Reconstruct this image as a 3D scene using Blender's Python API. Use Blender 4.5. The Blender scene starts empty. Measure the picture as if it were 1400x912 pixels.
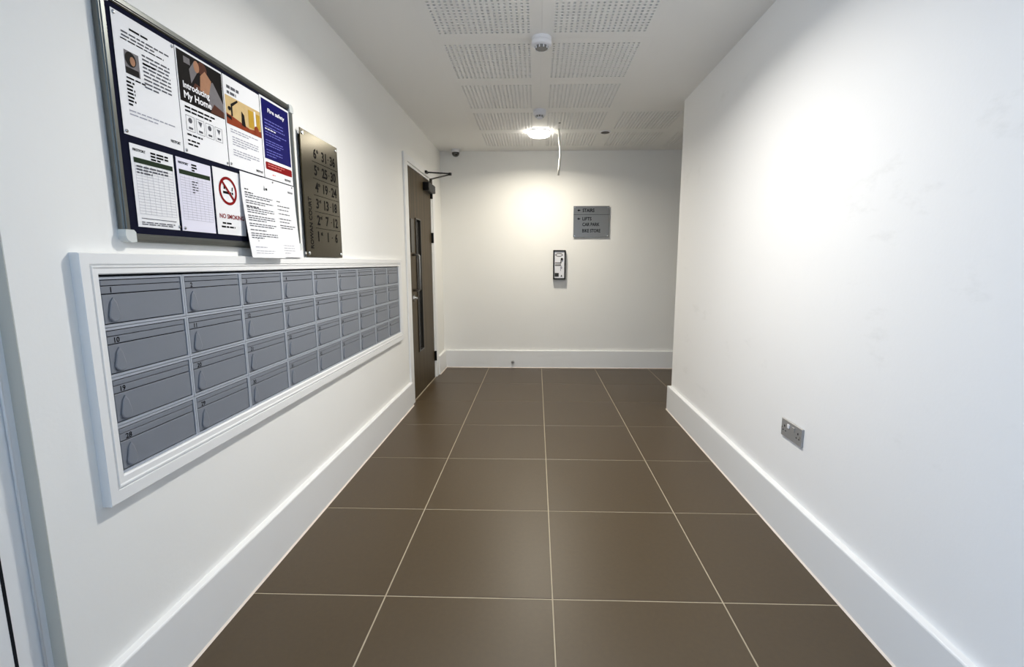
import bpy, bmesh, math, random
from mathutils import Vector, Matrix
random.seed(7)
D = bpy.data
SC = bpy.context.scene
COL = SC.collection
R = math.radians

# ------------------------------------------------------------------ camera
F_PX, CX, CY = 641.16, 714.55, 451.98
PITCH, YAW = 0.143757, 0.029233
CAM_Z = 1.1851
cam_d = D.cameras.new('camera')
cam_d.sensor_fit = 'HORIZONTAL'
cam_d.sensor_width = 36.0
cam_d.lens = 36.0 * F_PX / 1400.0
cam_d.shift_x = -(CX - 700.0) / 1400.0
cam_d.shift_y = (CY - 456.0) / 1400.0
cam_d.clip_start = 0.02
cam = D.objects.new('camera', cam_d)
COL.objects.link(cam)
cam.location = (0, 0, CAM_Z)
cam.rotation_euler = (math.pi / 2 - PITCH, 0, YAW)
SC.camera = cam

# ------------------------------------------------------------------ world (overcast daylight), exposure
W = D.worlds.new('sky'); SC.world = W
W.use_nodes = True
bg = W.node_tree.nodes['Background']
bg.inputs[0].default_value = (0.46, 0.67, 1.0, 1)
bg.inputs[1].default_value = 4.1
SC.view_settings.view_transform = 'Standard'
SC.view_settings.look = 'None'
SC.view_settings.gamma = 1.0
SC.view_settings.use_curve_mapping = False
SC.view_settings.exposure = 0.38
LAMP_FAR, LAMP_NEAR = 14.0, 22.5          # watts of the ceiling lamps
LAMP_SPREAD = 160.0
LAMP_COL = (1.0, 0.93, 0.79)
LAMP_NEAR_COL = (1.0, 0.975, 0.93)

# ------------------------------------------------------------------ measured room
XL, XR, H, YB = -1.048, 1.0902, 2.3715, 5.2516
YR = 3.71                  # end of the right wall
YF = -2.4                  # entrance end, behind the camera
XE = 3.0                   # end of the side lobby
BH, BT = 0.1994, 0.025     # skirting height, thickness
MB_Y0, MB_Y1, MB_Z0, MB_Z1 = 1.080, 3.512, 0.660, 1.157   # mailbox opening
DR_Y0, DR_Y1, DR_Z = 3.875, 4.775, 1.985                  # far door opening
ND_Y0, ND_Y1, ND_Z = -0.15, 0.905, 2.10                   # near door opening

EN_Y0, EN_Y1, EN_Z = -2.0, -0.45, 2.2                      # open entrance in the left wall, behind the camera
# portal helps the sampler find the daylight of the open entrance
pl = D.lights.new('entrance_portal', 'AREA')
pl.shape = 'RECTANGLE'; pl.size = EN_Y1-EN_Y0; pl.size_y = 2.2
pl.cycles.is_portal = True
po = D.objects.new('entrance_portal', pl); COL.objects.link(po)
po.location = (XL - 0.10, (EN_Y0+EN_Y1)/2, 1.1); po.rotation_euler = (R(90), 0, R(-90))

# ------------------------------------------------------------------ materials
MATS = {}
def srgb(r, g, b):
    f = lambda c: (c / 255 / 12.92) if c / 255 <= 0.04045 else ((c / 255 + 0.055) / 1.055) ** 2.4
    return (f(r), f(g), f(b), 1)
def mat(name, rgb, rough=0.5, metal=0.0, noise=0.0, nscale=20.0, bump=0.0, bscale=200.0, stretch=None, emit=0, ecol=None, coat=0.0, spec=0.5, rnd=0.0):
    m = D.materials.new(name); m.use_nodes = True
    nt = m.node_tree; b = nt.nodes['Principled BSDF']
    col = srgb(*rgb)
    b.inputs['Base Color'].default_value = col
    b.inputs['Roughness'].default_value = rough
    b.inputs['Metallic'].default_value = metal
    b.inputs['Specular IOR Level'].default_value = spec
    b.inputs['Coat Weight'].default_value = coat
    tc = nt.nodes.new('ShaderNodeTexCoord')
    src = tc.outputs['Object']
    if stretch:
        mp = nt.nodes.new('ShaderNodeMapping'); mp.inputs['Scale'].default_value = stretch
        nt.links.new(src, mp.inputs[0]); src = mp.outputs[0]
    if noise > 0 or rnd > 0:
        n = nt.nodes.new('ShaderNodeTexNoise'); n.inputs['Scale'].default_value = nscale; n.inputs['Detail'].default_value = 6
        nt.links.new(src, n.inputs['Vector'])
        mr = nt.nodes.new('ShaderNodeMapRange')
        mr.inputs['To Min'].default_value = 1 - noise; mr.inputs['To Max'].default_value = 1 + noise
        nt.links.new(n.outputs[0], mr.inputs[0])
        fac = mr.outputs[0]
        if rnd > 0:
            oi = nt.nodes.new('ShaderNodeObjectInfo')
            m2 = nt.nodes.new('ShaderNodeMapRange'); m2.inputs['To Min'].default_value = 1 - rnd; m2.inputs['To Max'].default_value = 1 + rnd
            nt.links.new(oi.outputs['Random'], m2.inputs[0])
            mm = nt.nodes.new('ShaderNodeMath'); mm.operation = 'MULTIPLY'
            nt.links.new(fac, mm.inputs[0]); nt.links.new(m2.outputs[0], mm.inputs[1]); fac = mm.outputs[0]
        vm = nt.nodes.new('ShaderNodeVectorMath'); vm.operation = 'SCALE'
        vm.inputs[0].default_value = col[:3]
        nt.links.new(fac, vm.inputs['Scale']); nt.links.new(vm.outputs[0], b.inputs['Base Color'])
    if bump > 0:
        n2 = nt.nodes.new('ShaderNodeTexNoise'); n2.inputs['Scale'].default_value = bscale; n2.inputs['Detail'].default_value = 3
        nt.links.new(src, n2.inputs['Vector'])
        bp = nt.nodes.new('ShaderNodeBump'); bp.inputs['Strength'].default_value = bump; bp.inputs['Distance'].default_value = 0.002
        nt.links.new(n2.outputs[0], bp.inputs['Height']); nt.links.new(bp.outputs[0], b.inputs['Normal'])
    if emit:
        b.inputs['Emission Color'].default_value = (*(ecol or (1, 1, 1)), 1)
        b.inputs['Emission Strength'].default_value = emit
    MATS[name] = m
    return m
WALL = mat('wall_paint', (243, 242, 238), 0.8, noise=0.018, nscale=3.0, bump=0.12, bscale=90)
CEIL = mat('ceiling_paint', (243, 242, 239), 0.85, bump=0.06, bscale=120)
TRIM = mat('trim_paint', (240, 240, 239), 0.32, bump=0.02, bscale=60)
SEAL = mat('sealant', (232, 220, 208), 0.5, bump=0.05)
REVEAL = mat('reveal_shaded', (212, 208, 196), 0.6, bump=0.05)  # beige tint carries the shade of the wall's end face in its colour
TILE = mat('porcelain_tile', (72, 57, 35), 0.40, noise=0.16, nscale=60, bump=0.04, bscale=160, spec=0.6, rnd=0.035)
GROUT = mat('grout', (176, 164, 142), 0.9, noise=0.1, nscale=30)
FLEECE = mat('black_fleece', (38, 38, 36), 0.95, noise=0.1)
BOXG = mat('mailbox_grey', (124, 129, 138), 0.38, bump=0.03, bscale=400, spec=0.4)
BOXD = mat('mailbox_case_grey', (166, 172, 182), 0.36, bump=0.03, bscale=400)
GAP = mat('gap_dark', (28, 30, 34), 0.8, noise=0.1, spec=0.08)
INK = mat('ink_black', (12, 11, 13), 0.8, noise=0.1, spec=0.08)
GREYINK = mat('ink_grey', (92, 92, 98), 0.8, noise=0.1, spec=0.08)
PALEINK = mat('ink_pale', (162, 162, 174), 0.8, noise=0.1, spec=0.08)
DKGREEN = mat('ink_green', (38, 52, 36), 0.6, noise=0.1, spec=0.08)
PAPER = mat('paper', (236, 236, 238), 0.6, noise=0.01, nscale=200)
PAPERL = mat('paper_lilac', (228, 226, 240), 0.6, noise=0.01, nscale=200)
REDINK = mat('ink_red', (130, 14, 18), 0.55, noise=0.05, spec=0.08)
BLUEINK = mat('ink_blue', (10, 8, 88), 0.5, noise=0.08, spec=0.08)
WHITEINK = mat('ink_white', (236, 236, 238), 0.6, noise=0.02)
LBLUEINK = mat('ink_light_blue', (110, 112, 190), 0.6, noise=0.05, spec=0.08)
PINKINK = mat('ink_pink', (214, 120, 116), 0.6, noise=0.05)
PH_DARK = mat('print_dark', (14, 10, 10), 0.5, noise=0.3, nscale=40, spec=0.08)
PH_BROWN = mat('print_brown', (84, 50, 38), 0.5, noise=0.3, nscale=50, spec=0.08)
PH_SKIN = mat('print_tan', (168, 124, 96), 0.5, noise=0.2, nscale=50, spec=0.08)
PH_GREY = mat('print_grey', (120, 116, 118), 0.5, noise=0.2, nscale=50, spec=0.08)
PH_SAND = mat('print_sand', (205, 178, 128), 0.5, noise=0.15, nscale=40, spec=0.08)
PH_YELLOW = mat('print_yellow', (186, 148, 52), 0.5, noise=0.15, nscale=40, spec=0.08)
PH_RUST = mat('print_rust', (136, 58, 32), 0.5, noise=0.25, nscale=40, spec=0.08)
FELT = mat('navy_felt', (22, 24, 42), 0.95, noise=0.15, nscale=300, bump=0.3, bscale=500, spec=0.08)
ALU = mat('aluminium', (112, 115, 112), 0.35, 0.9, noise=0.06, nscale=8, stretch=(1, 1, 60))
CLIP = mat('clear_plastic', (214, 218, 216), 0.25, noise=0.02)
PLAQ = mat('brushed_bronze_steel', (70, 64, 49), 0.22, 0.95, noise=0.10, nscale=8, stretch=(3, 3, 160))
STEEL = mat('brushed_steel', (142, 140, 136), 0.32, 0.95, noise=0.08, nscale=8, stretch=(3, 3, 160), bump=0.04, bscale=8)
CHROME = mat('chrome', (220, 220, 220), 0.15, 1.0, noise=0.02)
WOOD = mat('door_veneer', (73, 61, 41), 0.5, noise=1.0, nscale=4, stretch=(4.5, 4.5, 0.16), spec=0.25)
BLACK = mat('black_metal', (12, 12, 12), 0.4, spec=0.3, noise=0.1)
DKMETAL = mat('dark_metal', (62, 58, 52), 0.35, 0.7, noise=0.1)
GLASS = mat('vision_glass', (96, 94, 92), 0.08, 0.0, noise=0.15, nscale=5, coat=1.0)
WHITEP = mat('white_plastic', (232, 232, 236), 0.35, noise=0.01)
GREYP = mat('grey_plastic', (122, 120, 118), 0.5, noise=0.1, nscale=80)
DOME = mat('smoked_dome', (12, 12, 12), 0.08, noise=0.05, coat=1.0)
CABLE = mat('cable_sheath', (216, 214, 206), 0.45, noise=0.02)
SOCKET = mat('socket_steel', (168, 167, 166), 0.42, 0.45, noise=0.1, nscale=8, stretch=(3, 3, 120))
LAMPD = mat('lamp_diffuser', (250, 248, 240), 0.5, emit=16.0, ecol=(1.0, 0.96, 0.86))

# scuffs on the right wall: a second paint with a few faint grey smudges of their own shape
def scuffed_wall():
    m = mat('wall_paint_scuffed', (243, 242, 240), 0.75, bump=0.12, bscale=90)
    nt = m.node_tree; b = nt.nodes['Principled BSDF']
    tc = nt.nodes.new('ShaderNodeTexCoord')
    mp = nt.nodes.new('ShaderNodeMapping'); mp.inputs['Scale'].default_value = (1, 1.2, 2.6)
    nt.links.new(tc.outputs['Object'], mp.inputs[0])
    n = nt.nodes.new('ShaderNodeTexNoise'); n.inputs['Scale'].default_value = 2.3; n.inputs['Detail'].default_value = 9; n.inputs['Roughness'].default_value = 0.68
    nt.links.new(mp.outputs[0], n.inputs['Vector'])
    cr = nt.nodes.new('ShaderNodeValToRGB')
    cr.color_ramp.elements[0].position = 0.60; cr.color_ramp.elements[0].color = srgb(243, 242, 240)
    cr.color_ramp.elements[1].position = 0.78; cr.color_ramp.elements[1].color = srgb(231, 230, 227)
    nt.links.new(n.outputs[0], cr.inputs[0]); nt.links.new(cr.outputs[0], b.inputs['Base Color'])
    return m
WALLR = scuffed_wall()

# ------------------------------------------------------------------ mesh helpers
class MB:
    """collects faces for ONE mesh"""
    def __init__(s): s.v = []; s.f = []; s.sm = []
    def add(s, vs, fs, smooth=False):
        o = len(s.v); s.v += [tuple(p) for p in vs]
        for f in fs: s.f.append(tuple(i + o for i in f)); s.sm.append(smooth)
        return s
    def box(s, x0, y0, z0, x1, y1, z1, ch=0.0):
        if x1 < x0: x0, x1 = x1, x0
        if y1 < y0: y0, y1 = y1, y0
        if z1 < z0: z0, z1 = z1, z0
        if ch <= 0:
            vs = [(x0,y0,z0),(x1,y0,z0),(x1,y1,z0),(x0,y1,z0),(x0,y0,z1),(x1,y0,z1),(x1,y1,z1),(x0,y1,z1)]
            fs = [(3,2,1,0),(4,5,6,7),(0,1,5,4),(1,2,6,5),(2,3,7,6),(3,0,4,7)]
            return s.add(vs, fs)
        bm = bmesh.new()
        bmesh.ops.create_cube(bm, size=1)
        for v in bm.verts:
            v.co = Vector(((x0+x1)/2 + v.co.x*(x1-x0), (y0+y1)/2 + v.co.y*(y1-y0), (z0+z1)/2 + v.co.z*(z1-z0)))
        bmesh.ops.bevel(bm, geom=list(bm.edges), offset=ch, segments=1, affect='EDGES', profile=0.5)
        bm.verts.index_update()
        s.add([v.co[:] for v in bm.verts], [tuple(v.index for v in f.verts) for f in bm.faces])
        bm.free(); return s
    def quad(s, u0, z0, u1, z1, y=0.0, fn=None, nu=1):
        """flat print on a wall thing, facing local -y"""
        for k in range(nu):
            a = u0 + (u1-u0)*k/nu; b = u0 + (u1-u0)*(k+1)/nu
            P = [(a,z0),(b,z0),(b,z1),(a,z1)]
            s.add([(u, y - (fn(u, z) if fn else 0), z) for u, z in P], [(0,1,2,3)])
        return s
    def poly(s, pts, y=0.0, fn=None):
        return s.add([(u, y - (fn(u, z) if fn else 0), z) for u, z in pts], [tuple(range(len(pts)))])
    def prism(s, pts, y0, y1):
        """outline in local xz (counter-clockwise seen from -y), extruded from y0 (front) to y1"""
        n = len(pts)
        vs = [(u, y0, z) for u, z in pts] + [(u, y1, z) for u, z in pts]
        fs = [tuple(range(n)), tuple(range(2*n-1, n-1, -1))] + [(i, i+n, (i+1) % n + n, (i+1) % n) for i in range(n)]
        return s.add(vs, fs)
    def lathe(s, prof, c=(0,0,0), axis='z', n=32, smooth=True):
        vs = []; fs = []
        for r, h in prof:
            for k in range(n):
                a = 2*math.pi*k/n; p, q = r*math.cos(a), r*math.sin(a)
                if axis == 'z': vs.append((c[0]+p, c[1]+q, c[2]+h))
                elif axis == 'y': vs.append((c[0]+p, c[1]+h, c[2]+q))
                else: vs.append((c[0]+h, c[1]+p, c[2]+q))
        m = len(prof)
        for j in range(m-1):
            for k in range(n):
                fs.append((j*n+k, j*n+(k+1) % n, (j+1)*n+(k+1) % n, (j+1)*n+k))
        s.add(vs, fs, smooth)
        s.add([vs[k] for k in range(n)], [tuple(range(n-1, -1, -1))]); s.add([vs[(m-1)*n+k] for k in range(n)], [tuple(range(n))])
        return s
    def tube(s, pts, r, n=10, smooth=True):
        pts = [Vector(p) for p in pts]; vs = []; fs = []
        for i, p in enumerate(pts):
            t = (pts[min(i+1, len(pts)-1)] - pts[max(i-1, 0)]).normalized()
            a = t.orthogonal().normalized() if i == 0 else (a - t*a.dot(t)).normalized()
            b = t.cross(a)
            rr = r[i] if isinstance(r, (list, tuple)) else r
            for k in range(n):
                g = 2*math.pi*k/n
                vs.append(tuple(p + a*rr*math.cos(g) + b*rr*math.sin(g)))
        for i in range(len(pts)-1):
            for k in range(n): fs.append((i*n+k, i*n+(k+1) % n, (i+1)*n+(k+1) % n, (i+1)*n+k))
        fs.append(tuple(range(n-1, -1, -1))); fs.append(tuple((len(pts)-1)*n+k for k in range(n)))
        return s.add(vs, fs, smooth)
    def mesh(s, name, m):
        me = D.meshes.new(name); me.from_pydata(s.v, [], s.f); me.materials.append(m)
        bm = bmesh.new(); bm.from_mesh(me); bmesh.ops.recalc_face_normals(bm, faces=bm.faces) if s.closed() else None
        bm.to_mesh(me); bm.free()
        for p, f in zip(me.polygons, s.sm): p.use_smooth = f
        me.update(); return me
    def closed(s): return len(s.f) < 4000 and any(abs(a[1]-s.v[0][1]) > 1e-6 for a in s.v)
    def build(s, name, m, parent=None):
        return link(D.objects.new(name, s.mesh(name, m)), parent)
def link(o, parent=None):
    COL.objects.link(o)
    if parent: o.parent = parent
    return o
def tag(o, label, cat, group=None):
    o['label'] = label; o['category'] = cat
    if group: o['group'] = group
    return o
def struct(o, label=None):
    o['kind'] = 'structure'
    if label: o['label'] = label
    return o
ROT = {'left': R(90), 'right': R(-90), 'back': 0.0, 'none': 0.0}
def thing(name, label, cat, loc, side='none', group=None):
    """Empty at the thing's base; its parts face local -y, local x runs to the viewer's right"""
    o = link(D.objects.new(name, None)); o.empty_display_size = 0.05
    o.location = loc; o.rotation_euler = (0, 0, ROT[side])
    return tag(o, label, cat, group)
_tc = {}
def text_mesh(txt, width=None, height=None, bold=False):
    """flat lettering in the local xz plane, centred"""
    c = D.curves.new('t', 'FONT'); c.body = txt; c.size = 1.0; c.resolution_u = 3
    if bold: c.offset = 0.026
    o = D.objects.new('t', c); COL.objects.link(o)
    me = D.meshes.new_from_object(o.evaluated_get(bpy.context.evaluated_depsgraph_get()))
    COL.objects.unlink(o); D.objects.remove(o); D.curves.remove(c)
    xs = [v.co.x for v in me.vertices]; ys = [v.co.y for v in me.vertices]
    x0, x1, y0, y1 = min(xs), max(xs), min(ys), max(ys)
    if height: sy = height/(y1-y0)
    else: sy = width/(x1-x0)
    sx = width/(x1-x0) if width else sy
    for v in me.vertices:
        v.co = Vector(((v.co.x-(x0+x1)/2)*sx, 0, (v.co.y-(y0+y1)/2)*sy))
    return me
def text(txt, m, parent, u, z, y, width=None, height=None, bold=False, rot=0, name='lettering', left=False, fn=None):
    me = text_mesh(txt, width, height, bold)
    if rot: me.transform(Matrix.Rotation(rot, 4, 'Y'))
    if left:
        x0 = min(v.co.x for v in me.vertices); me.transform(Matrix.Translation((-x0, 0, 0)))
    me.transform(Matrix.Translation((u, y, z)))
    if fn:
        for v in me.vertices: v.co.y -= fn(v.co.x, v.co.z)
    me.name = name; me.materials.clear(); me.materials.append(m)
    return link(D.objects.new(name, me), parent)
def ell(cx, cz, rx, rz, n=20, a0=0, a1=360):
    return [(cx + rx*math.cos(R(a0+(a1-a0)*k/n)), cz + rz*math.sin(R(a0+(a1-a0)*k/n))) for k in range(n + (0 if a1-a0 == 360 else 1))]

def slab(name, m, axis, p0, p1, rect, holes, parent=None):
    """a wall or ceiling slab p0..p1 thick on an axis, over rect (a0,b0,a1,b1), without the cells of the holes"""
    A = sorted({rect[0], rect[2], *[h[0] for h in holes], *[h[2] for h in holes]})
    B = sorted({rect[1], rect[3], *[h[1] for h in holes], *[h[3] for h in holes]})
    A = [a for a in A if rect[0]-1e-6 <= a <= rect[2]+1e-6]; B = [b for b in B if rect[1]-1e-6 <= b <= rect[3]+1e-6]
    inside = lambda i, j: 0 <= i < len(A)-1 and 0 <= j < len(B)-1 and not any(
        h[0]-1e-6 <= (A[i]+A[i+1])/2 <= h[2]+1e-6 and h[1]-1e-6 <= (B[j]+B[j+1])/2 <= h[3]+1e-6 for h in holes)
    def P(a, b, p):
        return (p, a, b) if axis == 'x' else ((a, p, b) if axis == 'y' else (a, b, p))
    mb = MB(); idx = {}
    def V(i, j, p):
        k = (i, j, p)
        if k not in idx: idx[k] = len(mb.v); mb.v.append(P(A[i], B[j], (p0, p1)[p]))
        return idx[k]
    def F(*q): mb.f.append(q); mb.sm.append(False)
    for i in range(len(A)-1):
        for j in range(len(B)-1):
            if not inside(i, j): continue
            F(V(i,j,0), V(i+1,j,0), V(i+1,j+1,0), V(i,j+1,0)); F(V(i,j,1), V(i,j+1,1), V(i+1,j+1,1), V(i+1,j,1))
            if not inside(i-1, j): F(V(i,j,0), V(i,j+1,0), V(i,j+1,1), V(i,j,1))
            if not inside(i+1, j): F(V(i+1,j,0), V(i+1,j,1), V(i+1,j+1,1), V(i+1,j+1,0))
            if not inside(i, j-1): F(V(i,j,0), V(i,j,1), V(i+1,j,1), V(i+1,j,0))
            if not inside(i, j+1): F(V(i,j+1,0), V(i+1,j+1,0), V(i+1,j+1,1), V(i,j+1,1))
    return struct(mb.build(name, m, parent))

# ================================================================== STRUCTURE
TH = 0.15
slab('wall_left', WALL, 'x', XL-TH, XL, (YF, 0, YB, H), [(MB_Y0, MB_Z0, MB_Y1, MB_Z1), (DR_Y0, 0, DR_Y1, DR_Z), (ND_Y0, 0, ND_Y1, ND_Z), (EN_Y0, 0, EN_Y1, EN_Z)])
slab('wall_right', WALLR, 'x', XR, XR+TH, (YF, 0, YR, H), [])
slab('wall_back', WALL, 'y', YB, YB+TH, (XL-TH, 0, XE, H), [])
slab('wall_lobby_side', WALL, 'y', YR-TH, YR, (XR+TH, 0, XE, H), [])
slab('wall_lobby_end', WALL, 'x', XE, XE+TH, (YR-TH, 0, YB+TH, H), [])
slab('wall_entrance', WALL, 'y', YF-TH, YF, (XL-TH, 0, XR+TH, H), [])
# entrance frame behind the camera (open doorway)
mb = MB(); mb.box(XL-0.10, EN_Y0, 0, XL-0.04, EN_Y0+0.05, EN_Z); mb.box(XL-0.10, EN_Y1-0.05, 0, XL-0.04, EN_Y1, EN_Z); mb.box(XL-0.10, EN_Y0+0.05, EN_Z-0.05, XL-0.04, EN_Y1-0.05, EN_Z)
struct(mb.build('door_3', DKMETAL), 'dark metal frame of the open entrance doorway')

# ---- floor: grout bed and one object per tile
T, TX, TY = 0.6, 0.0622, 1.5172
fl = MB(); fl.box(XL-TH, YF-TH, -0.06, XE+TH, YB+TH, -0.0015)
floor = struct(fl.build('floor', GROUT), 'brown grey porcelain tiled floor with pale grout lines')
G = 0.0024
_tiles = {}
def tile(x0, y0, x1, y1):
    key = (round(x1-x0, 3), round(y1-y0, 3))
    if key not in _tiles:
        a, b = (x1-x0)/2 - G, (y1-y0)/2 - G; c = 0.0012
        t = MB(); vs = []
        for (p, q, z) in ((a, b, -0.012), (a, b, -c), (a-c, b-c, 0)):
            vs += [(-p, -q, z), (p, -q, z), (p, q, z), (-p, q, z)]
        fs = [(8, 9, 10, 11)]
        for k in (0, 4): fs += [(k+i, k+(i+1) % 4, k+4+(i+1) % 4, k+4+i) for i in range(4)]
        t.add(vs, fs); _tiles[key] = t.mesh('floor_tile', TILE)
    o = link(D.objects.new('floor_tile', _tiles[key]), floor)
    o.location = ((x0+x1)/2, (y0+y1)/2, 0)
xs = [XL] + [TX + T*i for i in range(-1, 5)] + [XE]
ys = [YF] + [TY + T*j for j in range(-6, 7)] + [YB]
for i in range(len(xs)-1):
    for j in range(len(ys)-1):
        x0, x1, y0, y1 = xs[i], xs[i+1], ys[j], ys[j+1]
        if x1-x0 < 0.02 or y1-y0 < 0.02: continue
        if x0 >= XR-0.01 and y1 <= YR: continue
        if x1 > XR and y1 <= YR+0.05: x1 = XR
        if x0 >= XR and y0 < YR: y0 = YR
        tile(x0, y0, x1, y1)

# ---- ceiling: plain board with perforated acoustic panels let in flush
PCOLS = [-0.278, 0.322, 0.922, 1.522]; PROWS = [0.6, 1.2, 1.8, 2.405, 3.005, 3.605, 4.2, 4.8]
cells = [(cx, cy) for cx in PCOLS for cy in PROWS if not (cx > 0.6 and cy < 4.0)]
hp = 0.2985
slab_holes = [(cx-hp, cy-hp, cx+hp, cy+hp) for cx, cy in cells]
ceiling = slab('ceiling', CEIL, 'z', H, H+0.05, (XL-TH, YF-TH, XE+TH, YB+TH), slab_holes)
ceiling['label'] = 'white plasterboard ceiling with perforated acoustic panels'
def panel_mesh():
    N, p = 18, 0.0272; half = N*p/2; r = 0.0079; t = 0.0125
    m = MB(); e = 0.2982
    for a, b, c, d in ((-e,-e,e,-half), (-e,half,e,e), (-e,-half,-half,half), (half,-half,e,half)):
        m.add([(a,b,0),(c,b,0),(c,d,0),(a,d,0)], [(0,3,2,1)])
    m.add([(-e,-e,0),(e,-e,0),(e,e,0),(-e,e,0),(-e,-e,t),(e,-e,t),(e,e,t),(-e,e,t)], [(0,1,5,4),(1,2,6,5),(2,3,7,6),(3,0,4,7)])
    oct_ = [(r*math.cos(R(45*k-135)), r*math.sin(R(45*k-135))) for k in range(8)]
    for i in range(N):
        for j in range(N):
            cx, cy = -half+p*(i+.5), -half+p*(j+.5); q = p/2
            vs = [(cx-q,cy-q,0),(cx+q,cy-q,0),(cx+q,cy+q,0),(cx-q,cy+q,0)] + [(cx+a, cy+b, 0) for a, b in oct_] + [(cx+a, cy+b, t) for a, b in oct_]
            fs = []
            for k in range(4):
                o0, o1, o2 = 4+2*k, 4+(2*k+1) % 8, 4+(2*k+2) % 8
                fs += [(k, o0, o1), (k, o1, (k+1) % 4), ((k+1) % 4, o1, o2)]
            for k in range(8): fs.append((4+k, 12+k, 12+(k+1) % 8, 4+(k+1) % 8))
            m.add(vs, fs)
    return m.mesh('ceiling_panel', CEIL)
pm = panel_mesh()
fb = MB(); fb.box(-0.2982, -0.2982, 0.0126, 0.2982, 0.2982, 0.016)
fm = fb.mesh('backing_fleece', FLEECE)
for cx, cy in cells:
    o = link(D.objects.new('ceiling_panel', pm), ceiling); o.location = (cx, cy, H)
    b = link(D.objects.new('backing_fleece', fm), o)
for (x, y, r) in ((0.193, 4.242, 0.011), (0.195, 4.432, 0.012)):
    m = MB(); m.lathe([(r, 0), (r, 0.0006)], (x, y, H-0.0007), n=14); m.build('drill_hole', GAP, ceiling)

# ---- skirting boards
PROF = [(0, 0), (BT, 0), (BT, BH-0.006), (BT-0.0015, BH-0.002), (BT-0.005, BH), (0, BH)]
def skirting(name, a, b, nrm, ext=(0, 0)):
    """profile swept from a to b (floor points on the wall), nrm = direction into the room"""
    a = Vector((*a, 0)); b = Vector((*b, 0)); n = Vector((*nrm, 0)); d = (b-a).normalized()
    m = MB(); vs = []
    for base, e in ((a, ext[0]), (b, ext[1])):
        for t, z in PROF:      # e: mitre, +1 lengthens with t, -1 shortens
            p = base + n*t + d*(e*t) * (1 if base is b else -1) + Vector((0, 0, z)); vs.append(p[:])
    k = len(PROF)
    m.add(vs, [tuple(range(k)), tuple(range(2*k-1, k-1, -1))] + [(i, (i+1) % k, (i+1) % k+k, i+k) for i in range(k)])
    o = struct(m.build(name, TRIM), 'white painted skirting board with rounded top')
    s = MB(); q = 0.006
    vs = []
    for base, e in ((a, ext[0]), (b, ext[1])):
        for t, z in ((BT, 0), (BT+q, 0), (BT, q)):
            vs.append((base + n*t + d*(e*t)*(1 if base is b else -1) + Vector((0, 0, z)))[:])
    s.add(vs, [(0,1,2),(5,4,3),(0,1,4,3),(1,2,5,4),(2,0,3,5)]); s.build('sealant_bead', SEAL, o)
    return o
skirting('baseboard_left', (XL, ND_Y1+0.002), (XL, 3.772), (1, 0))
skirting('baseboard_left_far', (XL, 4.872), (XL, YB), (1, 0), (0, -1))
skirting('baseboard_back', (XL, YB), (XE, YB), (0, -1), (-1, -1))
skirting('baseboard_right', (XR, YF), (XR, YR), (-1, 0), (0, 1))
skirting('baseboard_right_end', (XR, YR), (XE, YR), (0, 1), (1, -1))

# ================================================================== FAR DOOR (left wall)
DX = XL
dj = MB()   # architrave around the opening, local: x along wall (+Y), z up, -y into the room
def on_left(name, parent=None):
    return None
door = link(D.objects.new('door_1', None)); struct(door, 'dark brown wood veneer door with slim vision panel in left wall')
door.location = (XL, 0, 0); door.rotation_euler = (0, 0, R(90)); door.empty_display_size = .05
m = MB(); m.box(3.772, -0.014, 0, 3.868, 0, 2.045, 0.002); m.build('architrave', TRIM, door)
m = MB(); m.box(4.782, -0.014, 0, 4.872, 0, 2.045, 0.002); m.build('architrave', TRIM, door)
m = MB(); m.box(3.868, -0.014, 1.993, 4.782, 0, 2.045, 0.002); m.build('architrave', TRIM, door)
m = MB(); m.box(DR_Y0, 0.0, 0, DR_Y0+0.035, TH, DR_Z); m.build('door_lining', TRIM, door)
m = MB(); m.box(DR_Y1-0.025, 0.0, 0, DR_Y1, TH, DR_Z); m.build('door_lining', TRIM, door)
m = MB(); m.box(DR_Y0+0.035, 0.0, DR_Z-0.012, DR_Y1-0.025, TH, DR_Z); m.build('door_lining', TRIM, door)
m = MB(); m.box(DR_Y0+0.035, 0.06, 0.0, DR_Y1-0.025, TH-0.02, DR_Z-0.012); m.build('shadow_filler', GAP, door)  # solid dark block behind the leaf, stands in for shade around it
lf = MB(); LX0, LX1 = 3.915, 4.742
lf.box(LX0, 0.004, 0.006, 4.118, 0.05, 1.968); lf.box(4.292, 0.004, 0.006, LX1, 0.05, 1.968)
lf.box(4.118, 0.004, 0.006, 4.292, 0.05, 0.39); lf.box(4.118, 0.004, 1.57, 4.292, 0.05, 1.968)
leaf = lf.build('door_leaf', WOOD, door)
m = MB(); m.box(4.128, 0.020, 0.40, 4.282, 0.028, 1.56); m.build('vision_pane', GLASS, leaf)
m = MB()
for a in ((4.118, 0.39, 4.130, 1.57), (4.280, 0.39, 4.292, 1.57), (4.130, 0.39, 4.280, 0.402), (4.130, 1.558, 4.280, 1.57)):
    m.box(a[0], -0.004, a[1], a[2], 0.02, a[3])
m.build('vision_bead', DKMETAL, leaf)
m = MB(); m.tube([(4.00, 0.004, 0.95), (4.00, -0.045, 0.95), (4.00, -0.055, 0.96), (4.00, -0.055, 1.24), (4.00, -0.045, 1.25), (4.00, 0.004, 1.25)], 0.010); m.build('pull_handle', STEEL, leaf)
m = MB(); m.box(3.955, -0.002, 1.27, 4.055, 0.006, 1.55, 0.001); m.build('finger_plate', DKMETAL, leaf)
m = MB(); m.lathe([(0.026, 0.004), (0.026, -0.006), (0.012, -0.008), (0.010, -0.028)], (3.99, 0, 0.885), 'y', 20); m.build('lock_cylinder', CHROME, leaf)
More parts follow.
